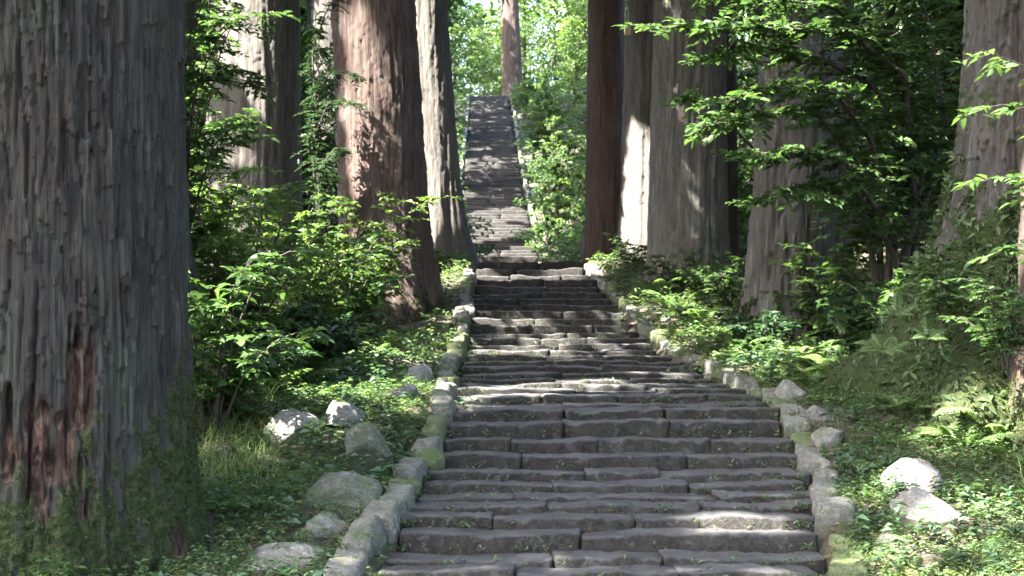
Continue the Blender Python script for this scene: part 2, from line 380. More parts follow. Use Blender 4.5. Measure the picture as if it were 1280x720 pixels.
kerb(ground_line([(1023, 582), (1012, 555), (998, 528), (985, 508), (968, 494), (938, 484), (912, 474), (898, 462), (868, 450), (842, 437), (824, 420), (800, 402), (790, 388), (776, 372), (764, 357), (748, 343), (738, 330)], .07), .3, .65, .32, .22, (M_kerb, M_kerbm), 6)
for sgn in (0, 1):
    pts = []
    for y, z, a, b in UP[8::3]: pts.append(((a-.10) if sgn == 0 else (b+.10), y, z+.10))
    kerb(pts, 1.0, 1.7, .35, .13, (M_kerb, M_kerbm), 20+sgn)

import bmesh
def rock_mesh(seed, sx, sy, sz, sub=4, cuts=13, rough=.2):
    bm = bmesh.new(); bmesh.ops.create_icosphere(bm, subdivisions=sub, radius=1)
    V = np.array([v.co for v in bm.verts]); r = np.random.RandomState(seed)
    for k in range(cuts):
        n = unit(r.normal(size=3)); d = r.uniform(.55, .85); q = V@n; V = V-np.maximum(q-d, 0)[:, None]*n*.97
    V = V*(1+rough*fbm(V[:, 0]*1.6+seed, V[:, 1]*1.6, V[:, 2]*1.6, seed, 4)+.035*fbm(V[:, 0]*8, V[:, 1]*8, V[:, 2]*8+seed, seed, 3)-.07*np.clip(1-np.abs(noise(V[:, 0]*2.4, V[:, 1]*2.4, V[:, 2]*2.4+seed, seed+9))*9, 0, 1))[:, None]
    V = V*np.array([sx, sy, sz])
    for v, c in zip(bm.verts, V): v.co = c
    me = bpy.data.meshes.new('rock'); bm.to_mesh(me); bm.free()
    me.polygons.foreach_set('use_smooth', np.ones(len(me.polygons), bool)); return me
ROCKS = [  # px, py of centre, distance, width px, height px, material, label
    (366, 540, 12.9, 64, 40, M_rock, 'pale rounded rock in the grass on the left bank beside a fern'),
    (428, 521, 13.1, 58, 30, M_rock, 'pale grey flat-topped rock with dark lichen on the left bank'),
    (462, 566, 12.0, 66, 62, M_rockd, 'dark upright mossy boulder with a white spot on top, left bank'),
    (425, 632, 11.0, 98, 60, M_rockd, 'broad dark boulder leaning against the left kerb'),
    (405, 666, 10.5, 56, 40, M_rock, 'thin pale slab of rock tilted below the broad dark boulder'),
    (352, 716, 9.9, 110, 56, M_rock, 'pale smooth rock at the foot of the left bank near the lowest steps'),
    (505, 495, 14.2, 40, 24, M_rock, 'small pale rock between grass and the left kerb higher up'),
    (522, 470, 15.6, 40, 22, M_rock, 'small rock against the left kerb where it narrows'),
    (1140, 620, 11.3, 92, 66, M_rock, 'largest pale boulder with mossy flank right of the stairs'),
    (1150, 660, 10.7, 124, 76, M_rock, 'pale wedge-shaped boulder in front of the largest boulder on the right'),
    (1122, 690, 10.2, 50, 48, M_rockd, 'small round grey rock beside the mossy right kerb'),
    (1147, 718, 9.9, 66, 40, M_rock, 'pale flat rock at the foot of the right bank'),
    (988, 489, 14.2, 34, 26, M_rock, 'small white rock poking from grass beside the right kerb'),
    (1037, 546, 12.7, 38, 28, M_rock, 'small grey rock just outside the right kerb stones'),
    (1022, 522, 13.3, 46, 26, M_rock, 'low mossy rock behind the right kerb stones'),
    (742, 312, 30.5, 34, 34, M_rock, 'grey rock at the foot of the reddish cedar by the crest'),
    (830, 408, 22.6, 16, 26, M_rock, 'narrow pale stone lying along the right kerb'),
    (808, 392, 24, 18, 22, M_rock, 'short pale stone lying further up the right kerb'),
]
for k, (px, py, d, w, h, m, lab) in enumerate(ROCKS):
    p = at(px, py, d); sx = w/2/F*d*1.22; sz = h/2/F*d*1.45
    o = link('rock', rock_mesh(30+k, sx, sx*.85, sz, 4), m, None, (p[0], p[1], min(p[2], gz(p[0], p[1])+sz*.7)))
    tag(o, lab, 'rock', 'rocks beside the stairs')

# ------------------------------------------------------------------ cedar trunks
def trunk_mesh(R, seed, na, zfine, nz, htop, lean=(0, 0), flare=.35, hf=.5, lobes=5, A=.02, strip=.09, seg=.5, mossf=None, redf=None, wob=.02):
    r = np.random.RandomState(seed)
    z = np.concatenate([np.linspace(-.6, zfine, nz), np.linspace(zfine, htop, 12)[1:]])
    th = np.arange(na)*2*np.pi/na
    Z, T = np.meshgrid(z, th, indexing='ij'); zc = np.maximum(Z, 0)
    base = R*(1-.7*np.clip(Z/(htop*1.05), 0, 1)**1.1)
    lob = sum(r.uniform(.4, 1)*np.cos(k*T+r.uniform(0, 6.3)+.15*Z) for k in (2, 3, lobes, lobes+2))/2.2
    lob = lob+.3*noise(np.cos(T)*3.2, np.sin(T)*3.2, Z*.5, seed+31)+.22*noise(np.cos(T)*7, np.sin(T)*7, Z*1.1, seed+32)
    rad = base*(1+flare*np.exp(-zc/hf)*(1+.75*lob)+.035*lob*np.exp(-zc/4)+wob*noise(np.cos(T)*1.5, np.sin(T)*1.5, Z*.6, seed))
    cx, cy = np.cos(T)*R, np.sin(T)*R
    def layer(stp, sg, sd, wa):
        ns = max(8, int(2*np.pi*R/stp)); q = R/stp*.12
        s_ = T/(2*np.pi)*ns+wa*fbm(cx*2.1, cy*2.1, Z*.45, sd+3, 4)/stp*.16+.4*noise(cx*.6/stp, cy*.6/stp, Z*.12/stp, sd+4)
        i = np.floor(s_); fr = s_-i; i = np.mod(i, ns)
        t = Z/sg*(.7+.6*hsh(i, 3, sd))+hsh(i, 0, sd)*9+.7*noise(cx*1.2/stp, cy*1.2/stp, Z*.35/stp, sd+5)+.16*noise(cx*60, cy*60, Z*8, sd+15)
        j = np.floor(t); ft = t-j; hg = hsh(i, j, sd+1)
        return hg, np.exp(-(np.minimum(fr, 1-fr)/.10)**2)*hsh(i, j, sd+2)**1.5, np.exp(-(ft/.07)**2)
    h1, g1, e1 = layer(strip, seg, seed, 1.1); h2, g2, e2 = layer(strip*.36, seg*.45, seed+50, .8)
    hg = .55*h1+.45*h2
    crack = np.clip(1-np.abs(noise(cx*4.8, cy*4.8, Z*.3, seed+21)+.3*noise(cx*12, cy*12, Z*1.0, seed+22))*5.5, 0, 1)**1.3*np.clip(.3+noise(cx*2, cy*2, Z*.8, seed+23)*1.6, 0, 1)
    fib = noise(cx*38, cy*38, Z*1.3, seed+6)+.7*noise(cx*85, cy*85, Z*3.5, seed+7)
    moss = np.zeros_like(Z) if mossf is None else np.clip(mossf(T, Z, cx, cy), 0, 1)
    red = np.zeros_like(Z) if redf is None else np.clip(redf(T, Z, cx, cy), 0, 1)
    moss = moss*(1-red)
    dsp = A*(.7*h1+.55*h2-.5*g1-.35*g2-1.7*crack+.32*fib+.22*e1*h1+.15*e2)*(1-.5*moss)-A*2.2*red*(.4+.6*hg)+A*.9*red*noise(cx*9, cy*9, Z*6, seed+8)
    dsp = dsp+A*moss*(.5+.6*noise(cx*28, cy*28, Z*28, seed+9))
    rr = rad+dsp
    V = np.stack([np.cos(T)*rr+lean[0]*Z, np.sin(T)*rr+lean[1]*Z, Z], -1).reshape(-1, 3)
    m = len(z); a, b = np.meshgrid(np.arange(m-1), np.arange(na), indexing='ij'); b2 = (b+1) % na
    Fq = np.stack([a*na+b, a*na+b2, (a+1)*na+b2, (a+1)*na+b], -1).reshape(-1, 4)
    me = mesh_np('trunk', V, [Fq]); attr(me, 'plate', hg.ravel()); attr(me, 'moss', moss.ravel()); attr(me, 'red', red.ravel())
    return me
B_grey = bark_mat('grey_brown_bark', (.012, .01, .009), (.036, .032, .028), (.085, .078, .068), (.062, .075, .056), .6)
B_pale = bark_mat('pale_grey_bark', (.045, .04, .034), (.115, .103, .09), (.215, .2, .176), (.15, .16, .128), .4)
B_red = bark_mat('reddish_bark', (.025, .017, .014), (.078, .054, .044), (.17, .126, .104), (.13, .117, .1), .45)
B_brown = bark_mat('brown_bark', (.022, .015, .011), (.06, .042, .032), (.12, .088, .068), (.09, .09, .068), .3)
B_redl = bark_mat('lighter_reddish_bark', (.045, .028, .022), (.125, .083, .067), (.24, .172, .142), (.17, .15, .13), .4)
B_mid = bark_mat('mid_grey_bark', (.024, .021, .019), (.075, .067, .06), (.16, .147, .132), (.11, .122, .1), .5)
def moss_low(zt, amt, az=None, seed=0):
    def f(T, Z, cx, cy):
        n = fbm(cx*1.8, cy*1.8, Z*1.3, seed+40, 5)+.5*noise(cx*16, cy*16, Z*10, seed+44)
        v = (zt-Z)/.8+n*2.6-.25
        if az is not None: v = v+1.1*(np.cos(T-az)-.6)
        return np.clip(v, 0, 1)*amt
    return f
CEDARS = {}
def cedar(key, label, pxb, pyb, d, wpx, pxt, mat, seed, na=120, nz=170, flare=.3, hf=.6, A=.018, moss=None, red=None, htop=27, strip=.09, zb=None, seg=.5, lobes=5):
    b = at(pxb, pyb, d); R = wpx/2/F*d
    if zb is None: b[2] = gz(b[0], b[1])
    zv = EYE+HZ/F*d-b[2]
    lx = ((pxt-640)/F*d-b[0])/max(zv, .5)
    root = empty('cedar_tree', b, label, 'tree', 'old cedar trees lining the stairs')
    me = trunk_mesh(R, seed, na, zv+.6, nz, htop, (lx, 0), flare, hf, lobes, A, strip, seg, moss, red)
    link('trunk', me, mat, root)
    CEDARS[key] = (root, b, R, lx, htop); return root
def red_front(T, Z, cx, cy):                     # torn patch of bare red wood low on the trunk
    u = ((T+np.pi/2+np.pi) % (2*np.pi)-np.pi)   # 0 towards the viewer
    n = .35*fbm(cx*5, cy*5, Z*3, 77, 4)
    a = 1-np.hypot((u-.36)/.26, (Z-.72)/.36)
    c = 1-np.hypot((u-.62)/.09, (Z-1.15)/.42)
    e = 1-np.hypot((u-1.22)/.12, (Z-.05)/.22)
    n = n+.6*noise(cx*11, cy*11, Z*2.5, 78)+.45*noise(cx*30, cy*30, Z*6, 79)
    return np.clip((np.maximum(np.maximum(a, c), e)+n*1.25-.08)*3.0, 0, 1)
cedar('T1', 'huge dark grey cedar trunk with torn red bark and mossy foot beside the lowest steps', 42, 712, 10.2, 376, 46, B_grey, 1, 540, 460, .13, .45, .045, moss_low(.62, .9, -.6, 1), red_front, 28, .12, seg=.9)
cedar('T2b', 'dark mossy flaring cedar foot half hidden behind the huge dark trunk', 150, 480, 14.5, 190, 110, B_grey, 2, 160, 200, .75, .75, .03, moss_low(1.1, .9, None, 2), None, 26, .13)
cedar('T2', 'straight smooth grey cedar trunk behind shrubs on the left', 316, 412, 26.5, 122, 318, B_pale, 3, 140, 200, .2, .5, .026, None, None, 27, .07, seg=1.1)
cedar('T3', 'thick reddish cedar trunk with dappled sun and shaggy bark, left of the stairs', 486, 392, 23.5, 112, 466, B_red, 4, 170, 230, .34, .6, .036, moss_low(.5, .8, None, 4), None, 27, .13, seg=.5)
cedar('T4', 'brightly sunlit pale cedar trunk at the crest left of the stairs', 548, 330, 30, 62, 530, B_pale, 5, 110, 180, .4, 1.0, .018, None, None, 27, .08, seg=.9)
cedar('T5', 'distant reddish trunk at the head of the upper stairs', 641, 108, 80, 26, 637, B_red, 6, 48, 60, .1, .6, .03, None, None, 18, .15)
cedar('T6', 'slender dark reddish cedar trunk with small hanging tag right of the crest', 757, 325, 30.5, 50, 758, B_redl, 7, 100, 180, .12, .5, .02, None, None, 27, .07, seg=1.)
cedar('T7', 'pale cedar trunk with a sunlit patch between the reddish and broad grey trunks', 806, 334, 29.5, 62, 812, B_pale, 8, 100, 180, .16, .6, .026, None, None, 27, .07, seg=1.)
cedar('T8', 'broad straight grey cedar trunk right of the stairs', 858, 362, 26, 96, 862, B_pale, 9, 150, 200, .14, .6, .034, moss_low(.35, .7, None, 9), None, 27, .1, seg=.9)
cedar('T8b', 'dark brown cedar trunk tight against the broad grey one', 897, 362, 27, 48, 897, B_brown, 10, 90, 170, .12, .5, .02, None, None, 25, .08, seg=.9)
cedar('T9', 'leaning pale brown cedar trunk with ragged foot on the right bank', 985, 440, 20, 104, 1004, B_mid, 11, 150, 220, .2, .6, .04, moss_low(.6, .6, None, 11), None, 27, .1, seg=.7)
cedar('T9b', 'dark red-brown cedar trunk close behind the leaning pale brown one', 1032, 425, 21.2, 64, 1036, B_brown, 12, 110, 170, .2, .6, .022, moss_low(.9, .8, None, 12), None, 27, .1, seg=.7)
cedar('T10', 'furrowed grey cedar trunk rising from a big mossy root mound on the right', 1262, 470, 14.2, 150, 1288, B_mid, 13, 220, 250, 1.5, .95, .06, moss_low(2.7, .97, None, 13), None, 27, .13, seg=.8, lobes=4)
cedar('T11', 'pale red root buttress of a trunk at the far right of the root mound', 1345, 520, 12.6, 130, 1345, B_red, 14, 160, 220, .35, .8, .026, moss_low(.9, .8, None, 14), None, 26, .1)
LIT = [  # photo pixel, distance, radius of the sunlit patch
    (528, 120, 29.5, .8), (528, 200, 29.5, .9), (532, 290, 29.4, .9), (540, 30, 29.5, .7), (565, 352, 27.5, .85), (550, 362, 26.5, .6), (455, 50, 22.9, .26), (440, 140, 22.9, .2), (478, 110, 22.9, .12), (470, 245, 22.8, .26), (480, 330, 22.7, .3), (440, 195, 22.8, .12), (485, 185, 22.9, .1), (450, 300, 22.6, .2),
    (640, 406, 23, .42), (690, 352, 27.4, .5), (735, 346, 27.6, .4), (640, 352, 27.2, .4), (740, 477, 16.2, .28), (700, 482, 16, .3), (610, 290, 45, 1.2), (640, 270, 47, 1.), (655, 310, 43, 1.1), (590, 265, 47, .8),
    (740, 120, 30, .45), (738, 210, 30, .45), (797, 185, 29, .32), (793, 250, 29, .36), (792, 300, 29, .3), (735, 290, 30, .35), (760, 340, 29, .3), (770, 338, 28.5, .4),
    (1132, 596, 11.3, .03), (1118, 640, 10.9, .02), (1150, 712, 10, .16), (1230, 525, 12.6, .38), (1195, 540, 12.5, .25), (1275, 545, 12.6, .35), (990, 485, 14.2, .15), (1265, 250, 12.5, .22), (1270, 660, 10.6, .2), (905, 655, 10.6, .13), (930, 655, 10.6, .08), (425, 516, 13.1, .13), (370, 530, 12.9, .1), (350, 705, 9.9, .12),
    (480, 400, 21, .5), (520, 440, 18.5, .3), (570, 405, 23, .35), (400, 300, 21, .5), (330, 250, 17, .4), (470, 190, 18.5, .4), (560, 430, 20, .3), (1030, 440, 18, .3), (960, 460, 17, .35), (1100, 300, 17, .5), (1240, 100, 8.5, .3), (950, 440, 18.5, .4), (1050, 420, 17, .35), (895, 415, 21, .35), (470, 450, 17.5, .5), (420, 480, 15, .4), (500, 520, 13.6, .22), (330, 440, 15.5, .35), (290, 330, 15, .35), (250, 60, 15, .4), (1110, 330, 15.8, .4), (1000, 60, 16.5, .5), (900, 120, 15.8, .35), (692, 270, 47, 1.1), (690, 220, 52, 1.2), (702, 310, 42, 1.), (676, 180, 58, 1.2), (700, 150, 60, 1.3), (665, 130, 70, 1.3), (560, 180, 60, 1.2), (563, 250, 50, .8)]
LP = np.array([at(a, b, d) for a, b, d, r in LIT]); LR = np.array([r for *_, r in LIT])
# cedars added around the view, mostly unseen, so their crowns shade the stairs
OFF = [(-9, 4), (-8.5, 15), (-11.5, 9.5), (-13, 18), (-10.5, 24), (-14.5, 2.8), (-7.2, -4), (-12, 30), (-8, 34), (-17, 12), (-18, 23), (6.4, 2.5), (6.8, -5), (9.5, 9), (-16, 35), (-5.5, 20.5), (-20, 5), (-3.5, -12), (4, -13), (-9, -14), (10, -12), (0, -20), (-5, -24), (6, -23), (11, -2), (12, 14), (10, 20), (13, 24), (11, 31), (15, 8), (17, 18), (-5, 40), (-6.8, 53), (-7, 64), (-5.8, 45), (-2.8, 49), (-4.2, 58), (-4.5, 68), (-8, 46), (-9, 60), (-10, 70)]
proto_off = trunk_mesh(.6, 60, 24, 8, 24, 26, (0, 0), .3, .6, 5, .02, .2)
for k, (x, y) in enumerate(OFF):
    for _ in range(12):                                # keep trunks out of the sun's path to the lit patches
        m_ = [(np.cross(np.array([x, y])-q[:2], SUN[:2]/np.hypot(*SUN[:2]))) for q, r_ in zip(LP, LR) if r_ > .2 and (np.array([x, y])-q[:2])@SUN[:2] > 0 and np.hypot(x-q[0], y-q[1]) < 20]
        m_ = [v for v in m_ if abs(v) < .75]
        if not m_: break
        y += .35
    else: continue
    z = gz(x, y); root = empty('cedar_tree', (x, y, z), 'straight cedar trunk added away from the stairs for shade', 'tree', 'cedars added for shade')
    link('trunk', proto_off, B_grey, root); CEDARS['O%d' % k] = (root, np.array([x, y, z]), .6, 0, 26)

# crowns: feathery sprays high on every cedar; sprays cut away along the sun's path to each lit patch
rs = np.random.RandomState(11)
def crown_cloud(b, lx, htop, n, zlo, rad, size):
    t = rs.rand(n)**.85; z = zlo+(htop-zlo)*t
    r = rad*(1-.75*t)*np.sqrt(rs.rand(n)); a = rs.rand(n)*2*np.pi
    # gather along whorled boughs
    bough = np.floor(a/(2*np.pi)*9)+rs.randint(0, 2, n)*.0; a = (bough+.5+(rs.rand(n)-.5)*.8)/9*2*np.pi+np.floor(z/1.6)*.7
    P = np.stack([b[0]+lx*z+np.cos(a)*r, b[1]+np.sin(a)*r, b[2]+z-r*.18+rs.normal(size=n)*.25], -1)
    D = np.stack([np.cos(a), np.sin(a), -.25+rs.normal(size=n)*.25], -1)+rs.normal(size=(n, 3))*.45
    Nn = np.array([0, 0, 1.])+rs.normal(size=(n, 3))*.5
    return P, D, Nn, size*(.6+.8*rs.rand(n))
for key, (root, b, R, lx, htop) in CEDARS.items():
    far = b[1] > 75; bk = b[1] < -8
    P, D, Nn, S = crown_cloud(b, lx, htop, 700 if far else 1800 if bk else 3500, 8.5 if not far else 6, 4.2 if not far else 3., .7 if bk else .5)
    keep = np.ones(len(P), bool)
    for q, rr in zip(LP, LR):
        v = P+unit(D)*S[:, None]*.5-q; t = v@SUN; dist = np.linalg.norm(v-t[:, None]*SUN, axis=1); keep &= ~((t > 0) & (dist < rr*.8+.22))
    P, D, Nn, S = P[keep], D[keep], Nn[keep], S[keep]
    V, Fs = leaves(P, D, Nn, S, S*.55, 0)
    link('crown', mesh_np('crown', V-b, Fs), M_needle, root)

# small wooden tag hanging on the slender reddish trunk
tg = empty('hanging_tag', at(785, 44, 28.4), 'small tan wooden tag hanging on a cord from the slender reddish trunk', 'tag')
bmx = Mix(); c = np.array([(-.06, -.012, 0), (.06, -.012, 0), (.06, -.012, .16), (0, -.012, .22), (-.06, -.012, .16)]); c2 = c+[0, .024, 0]
bmx.add(np.concatenate([c, c2]), np.array([[0, 1, 6, 5], [1, 2, 7, 6], [2, 3, 8, 7], [3, 4, 9, 8], [4, 0, 5, 9]])); me = bmx.mesh('board', False)
bm = bmesh.new(); bm.from_mesh(me); bm.verts.ensure_lookup_table(); bm.faces.new([bm.verts[k] for k in (4, 3, 2, 1, 0)]); bm.faces.new([bm.verts[k] for k in (5, 6, 7, 8, 9)]); bm.to_mesh(me); bm.free()
link('board', me, plain_mat('tag_wood', (.35, .2, .1), (.5, .32, .18), 8), tg)
V, Fq = tube([(0, 0, .21), (.01, .005, .4), (-.02, .03, .6)], .008, 5); link('cord', mesh_np('cord', V, [Fq]), plain_mat('cord_fibre', (.3, .26, .2), (.5, .45, .36)), tg)

# ------------------------------------------------------------------ plants
def grow(stems, seed, twig_every=.12, twig_len=.35, per_twig=7, leafL=.08, leafW=.04, start=.25, droop=.25, detail=1, rad=.012, flat=.35, upb=.1):
    """stems: list of polylines. Leaves stand on level side twigs. Returns wood mesh, leaf mesh."""
    r = np.random.RandomState(seed); wood = Mix(); LP_, LD, LN, LS = [], [], [], []
    for st in stems:
        st = np.asarray(st, float); seg = np.linalg.norm(np.diff(st, axis=0), axis=1); cum = np.concatenate([[0], np.cumsum(seg)]); tot = cum[-1]
        u = np.linspace(0, tot, max(5, int(tot/.12))); P = np.stack([np.interp(u, cum, st[:, k]) for k in range(3)], -1)
        for k in range(3): P[1:-1, k] = (P[:-2, k]+P[1:-1, k]*2+P[2:, k])/4
        P[1:] += np.cumsum(r.normal(size=(len(P)-1, 3))*.006, axis=0)
        R = np.linspace(rad*max(.6, min(3, tot/1.2)), rad*.3, len(P)); V, Fq = tube(P, R, 5); wood.add(V, Fq)
        T = unit(np.gradient(P, axis=0)); s = tot*start; side = 1
        while s < tot:
            p = np.array([np.interp(s, u, P[:, k]) for k in range(3)]); t = np.array([np.interp(s, u, T[:, k]) for k in range(3)])
            a = r.rand()*6.283; hd = np.array([math.cos(a), math.sin(a), 0])
            dirv = unit(hd+t*.5*np.array([1, 1, .3])+np.array([0, 0, upb+r.normal()*.15])); L = twig_len*(.5+.8*r.rand())*(1-.45*s/tot)
            n = 5; w = np.linspace(0, 1, n)[:, None]; Q = p+dirv*L*w-np.array([0, 0, 1])*droop*L*w**2
            V, Fq = tube(Q, np.linspace(rad*.35, rad*.12, n), 3); wood.add(V, Fq)
            m = max(3, int(per_twig*(.7+.6*r.rand()))); tt = np.linspace(.15, 1, m)
            B = np.stack([np.interp(tt, w[:, 0], Q[:, k]) for k in range(3)], -1); sd = np.cross(dirv, [0, 0, 1]); sd = sd/(np.linalg.norm(sd)+1e-6)
            sg = np.where(np.arange(m) % 2, 1, -1)[:, None]*np.where(tt[:, None] > .97, .1, 1)
            LP_.append(B); LD.append(dirv*.75+sd*sg*.9+np.array([0, 0, -.15])+r.normal(size=(m, 3))*.25); LN.append(np.array([0, 0, 1.])+r.normal(size=(m, 3))*flat); LS.append(.65+.55*r.rand(m))
            s += twig_every*(.6+.8*r.rand())
    S = np.concatenate(LS); V, Fs = leaves(np.concatenate(LP_), np.concatenate(LD), np.concatenate(LN), leafL*S, leafW*S, detail)
    return wood.mesh('stems'), mesh_np('foliage', V, Fs)
def plant(name, loc, meshes, mat, label, cat, group=None, rot=0., sc=1., crown='foliage', stem='stems'):
    root = empty(name, loc, label, cat, group); root.rotation_euler = (0, 0, rot); root.scale = (sc, sc, sc)
    link(stem, meshes[0], M_wood, root); link(crown, meshes[1], mat, root); return root
def bush_stems(seed, n, h, spread):
    r = np.random.RandomState(seed); out = []
    for k in range(n):
        a = k/n*6.283+r.rand(); q = spread*(.35+.75*r.rand()); hh = h*(.55+.5*r.rand())
        out.append([(math.cos(a)*.05, math.sin(a)*.05, -.05), (math.cos(a)*q*.3, math.sin(a)*q*.3, hh*.5), (math.cos(a)*q*.75, math.sin(a)*q*.75, hh*.9), (math.cos(a)*q*1.15, math.sin(a)*q*1.15, hh*.95)])
    return out
# near shrubs: three habits, copied
def with_mat(ms, mat):
    ms[0].materials.append(M_wood); ms[1].materials.append(mat); return ms
SH_A = with_mat(grow(bush_stems(1, 11, 1.5, .9), 1, .075, .36, 9, .125, .062), M_leafA)
SH_B = with_mat(grow(bush_stems(2, 11, 1.1, .8), 2, .07, .3, 8, .15, .07, detail=1), M_leafD)
SH_C = with_mat(grow(bush_stems(3, 11, 2.3, 1.1), 3, .075, .45, 10, .115, .055), M_leafY)
SH_D = with_mat(grow(bush_stems(4, 9, .7, .55), 4, .06, .22, 8, .09, .05), M_leafA)
def shrub(px, d, ms, label, lift=0., sc=1., rot=0., group='shrubs under the cedars', name='leafy_shrub'):
    x = (px-640)/F*d; return plant(name, (x, d, gz(x, d)-.03+lift), ms, None, label, 'shrub', group, rot, sc)
shrub(262, 13.0, SH_A, 'light green shrub with white blossom speck beside the huge dark trunk', sc=1.15, rot=.4)
shrub(300, 15.5, SH_C, 'tall bright shrub rising in front of the straight grey trunk', sc=1.05, rot=1.)
shrub(252, 16.6, SH_C, 'tall bright shrub squeezed beside the huge dark trunk', sc=1.25, rot=2.7)
shrub(385, 18.5, SH_C, 'tall bright shrub between the straight grey and thick reddish trunks', sc=1.0, rot=2.)
shrub(430, 20.5, SH_A, 'wide leafy shrub at the left foot of the thick reddish trunk', sc=1.25, rot=3.)
shrub(350, 16.5, SH_B, 'dark glossy shrub low before the straight grey trunk', sc=1.05, rot=.9)
shrub(400, 16.8, SH_B, 'dark glossy shrub spreading near the left bank ferns', sc=.9, rot=4.)
shrub(455, 21.5, SH_C, 'airy shrub hanging its leaves across the thick reddish trunk', sc=.95, rot=5.)
shrub(320, 14.6, SH_B, 'low dark shrub behind the left bank ferns', sc=.8, rot=2.2)
shrub(512, 24.5, SH_D, 'small shrub at the sunny foot of the pale sunlit trunk', sc=1.4, rot=1.2)
shrub(560, 31.5, SH_A, 'sunlit shrub behind the pale sunlit trunk at the crest', sc=.9, rot=1.9)
shrub(25, 8.6, SH_D, 'low dark shrub at the foot of the huge dark trunk', sc=.62, rot=.3)
shrub(95, 8.9, SH_D, 'second low shrub before the huge dark trunk', sc=.42, rot=1.3)
shrub(1120, 16.2, SH_A, 'layered light green shrub before the dark red-brown trunk', sc=.95, rot=.8)
shrub(1085, 17.5, SH_B, 'dark shrub in the hollow behind the right bank ferns', sc=1.0, rot=2.9)
shrub(1180, 12.9, SH_A, 'light green shrub growing on the mossy root mound', sc=.5, lift=.95, rot=5.1)
shrub(1258, 11.9, SH_A, 'light green shrub leaning over the right root buttress', sc=.5, lift=.9, rot=3.4)
shrub(905, 24, SH_D, 'small shrub at the foot of the dark brown trunk', sc=1.4, rot=.6)
shrub(845, 25, SH_D, 'small shrub at the foot of the broad grey trunk', sc=1.1, rot=4.4)
shrub(950, 18.6, SH_B, 'dark ivy-like shrub at the foot of the leaning trunk', sc=.7, rot=1.1)
shrub(1040, 18.8, SH_A, 'leafy shrub climbing the foot of the dark red-brown trunk', sc=1.1, rot=6.)
shrub(790, 28, SH_D, 'tiny broad-leaved shrub at the foot of the pale trunk with sunlit patch', sc=1.0, rot=2.6)
shrub(900, 27.8, SH_C, 'airy shrub with long shoots against the dark brown trunk', sc=1.1, rot=.2)
# understorey trees: arching limbs with tiers of leaves
def limb(*pts): return [at(*p) for p in pts]
def under(name, base, stems, label, seed, mat, **kw):
    w, l = grow([np.array(s)-base for s in stems], seed, **kw)
    return plant(name, base, (w, l), None if l.materials.append(mat) else None, label, 'tree', None, crown='crown', stem='trunk')
b0 = at(1110, 400, 18.4); b0[2] = gz(b0[0], b0[1])-.05
under('understorey_tree', b0, [
    [b0]+limb((1120, 300, 18.4), (1128, 200, 18.2), (1100, 120, 17.6), (1030, 78, 17), (960, 60, 16.4), (890, 75, 15.9)),
    [b0]+limb((1140, 290, 18.4), (1150, 160, 18), (1120, 60, 17.4), (1040, 10, 16.8), (950, 0, 16.2), (860, -5, 15.8)),
    [b0]+limb((1100, 300, 18.6), (1070, 200, 18.2), (1020, 140, 17.4), (950, 150, 16.8), (880, 165, 16.4)),
    [b0]+limb((1150, 280, 18.5), (1180, 150, 18.2), (1160, 20, 17.8), (1100, -60, 17)),
    [b0]+limb((1130, 300, 18.7), (1160, 200, 18.8), (1120, 100, 18.8), (1060, 30, 18.6), (1000, -30, 18)),
    [b0]+limb((1090, 320, 18.3), (1075, 240, 17.6), (1040, 225, 16.8), (990, 235, 16.2), (945, 250, 15.9)),
    [b0]+limb((1160, 300, 18), (1200, 180, 17.4), (1230, 60, 17), (1200, -40, 16.5)),
    [b0]+limb((1110, 300, 18.2), (1090, 180, 17.4), (1040, 110, 16.6), (960, 105, 16), (900, 125, 15.6), (850, 120, 15.4)),
    [b0]+limb((1120, 330, 18.2), (1100, 260, 17.2), (1050, 190, 16.4), (980, 185, 15.9), (920, 200, 15.6)),
    [b0]+limb((1140, 260, 18.2), (1130, 90, 17.4), (1060, 40, 16.8), (990, 35, 16.2), (900, 30, 15.8), (820, 35, 15.5))],
    'slender many-stemmed tree spreading leafy tiers across the right-hand trunks', 21, M_leafA, twig_every=.05, twig_len=.75, per_twig=13, leafL=.13, leafW=.062, start=.3, rad=.02, droop=.22)
b1 = at(1330, 560, 9.6); b1[2] = gz(b1[0], b1[1])-.05
under('young_tree', b1, [
    [b1]+limb((1335, 300, 9.4), (1330, 150, 9), (1290, 95, 8.7), (1215, 70, 8.5)),
    [b1]+limb((1340, 250, 9.4), (1320, 130, 9), (1270, 125, 8.8), (1225, 135, 8.7)),
    [b1]+limb((1335, 330, 9.5), (1310, 250, 9.3), (1270, 215, 9.2), (1225, 225, 9.1)),
    [b1]+limb((1345, 380, 9.6), (1310, 320, 9.5), (1260, 300, 9.5), (1215, 330, 9.5))],
    'young tree with bright leaves reaching in over the right-hand mound', 22, M_leafA, twig_every=.07, twig_len=.24, per_twig=7, leafL=.10, leafW=.04, start=.45, rad=.008, droop=.3)
b2 = at(205, 470, 15.8); b2[2] = gz(b2[0], b2[1])
under('young_tree', b2, [
    [b2]+limb((225, 300, 15.6), (240, 120, 15.2), (275, 40, 14.8), (330, 20, 14.6)),
    [b2]+limb((220, 250, 15.6), (245, 100, 15.4), (285, 85, 15), (320, 110, 14.8)),
    [b2]+limb((235, 280, 15.4), (260, 180, 15), (300, 150, 14.8), (325, 175, 14.7)),
    [b2]+limb((215, 200, 15.6), (235, 40, 15.4), (270, -30, 15), (310, -60, 14.8))],
    'young tree with fine feathery leaves hanging before the straight grey trunk', 23, M_leafA, twig_every=.05, twig_len=.5, per_twig=13, leafL=.12, leafW=.04, start=.35, rad=.01, droop=.35)
b3 = at(402, 400, 22.4); b3[2] = gz(b3[0], b3[1])
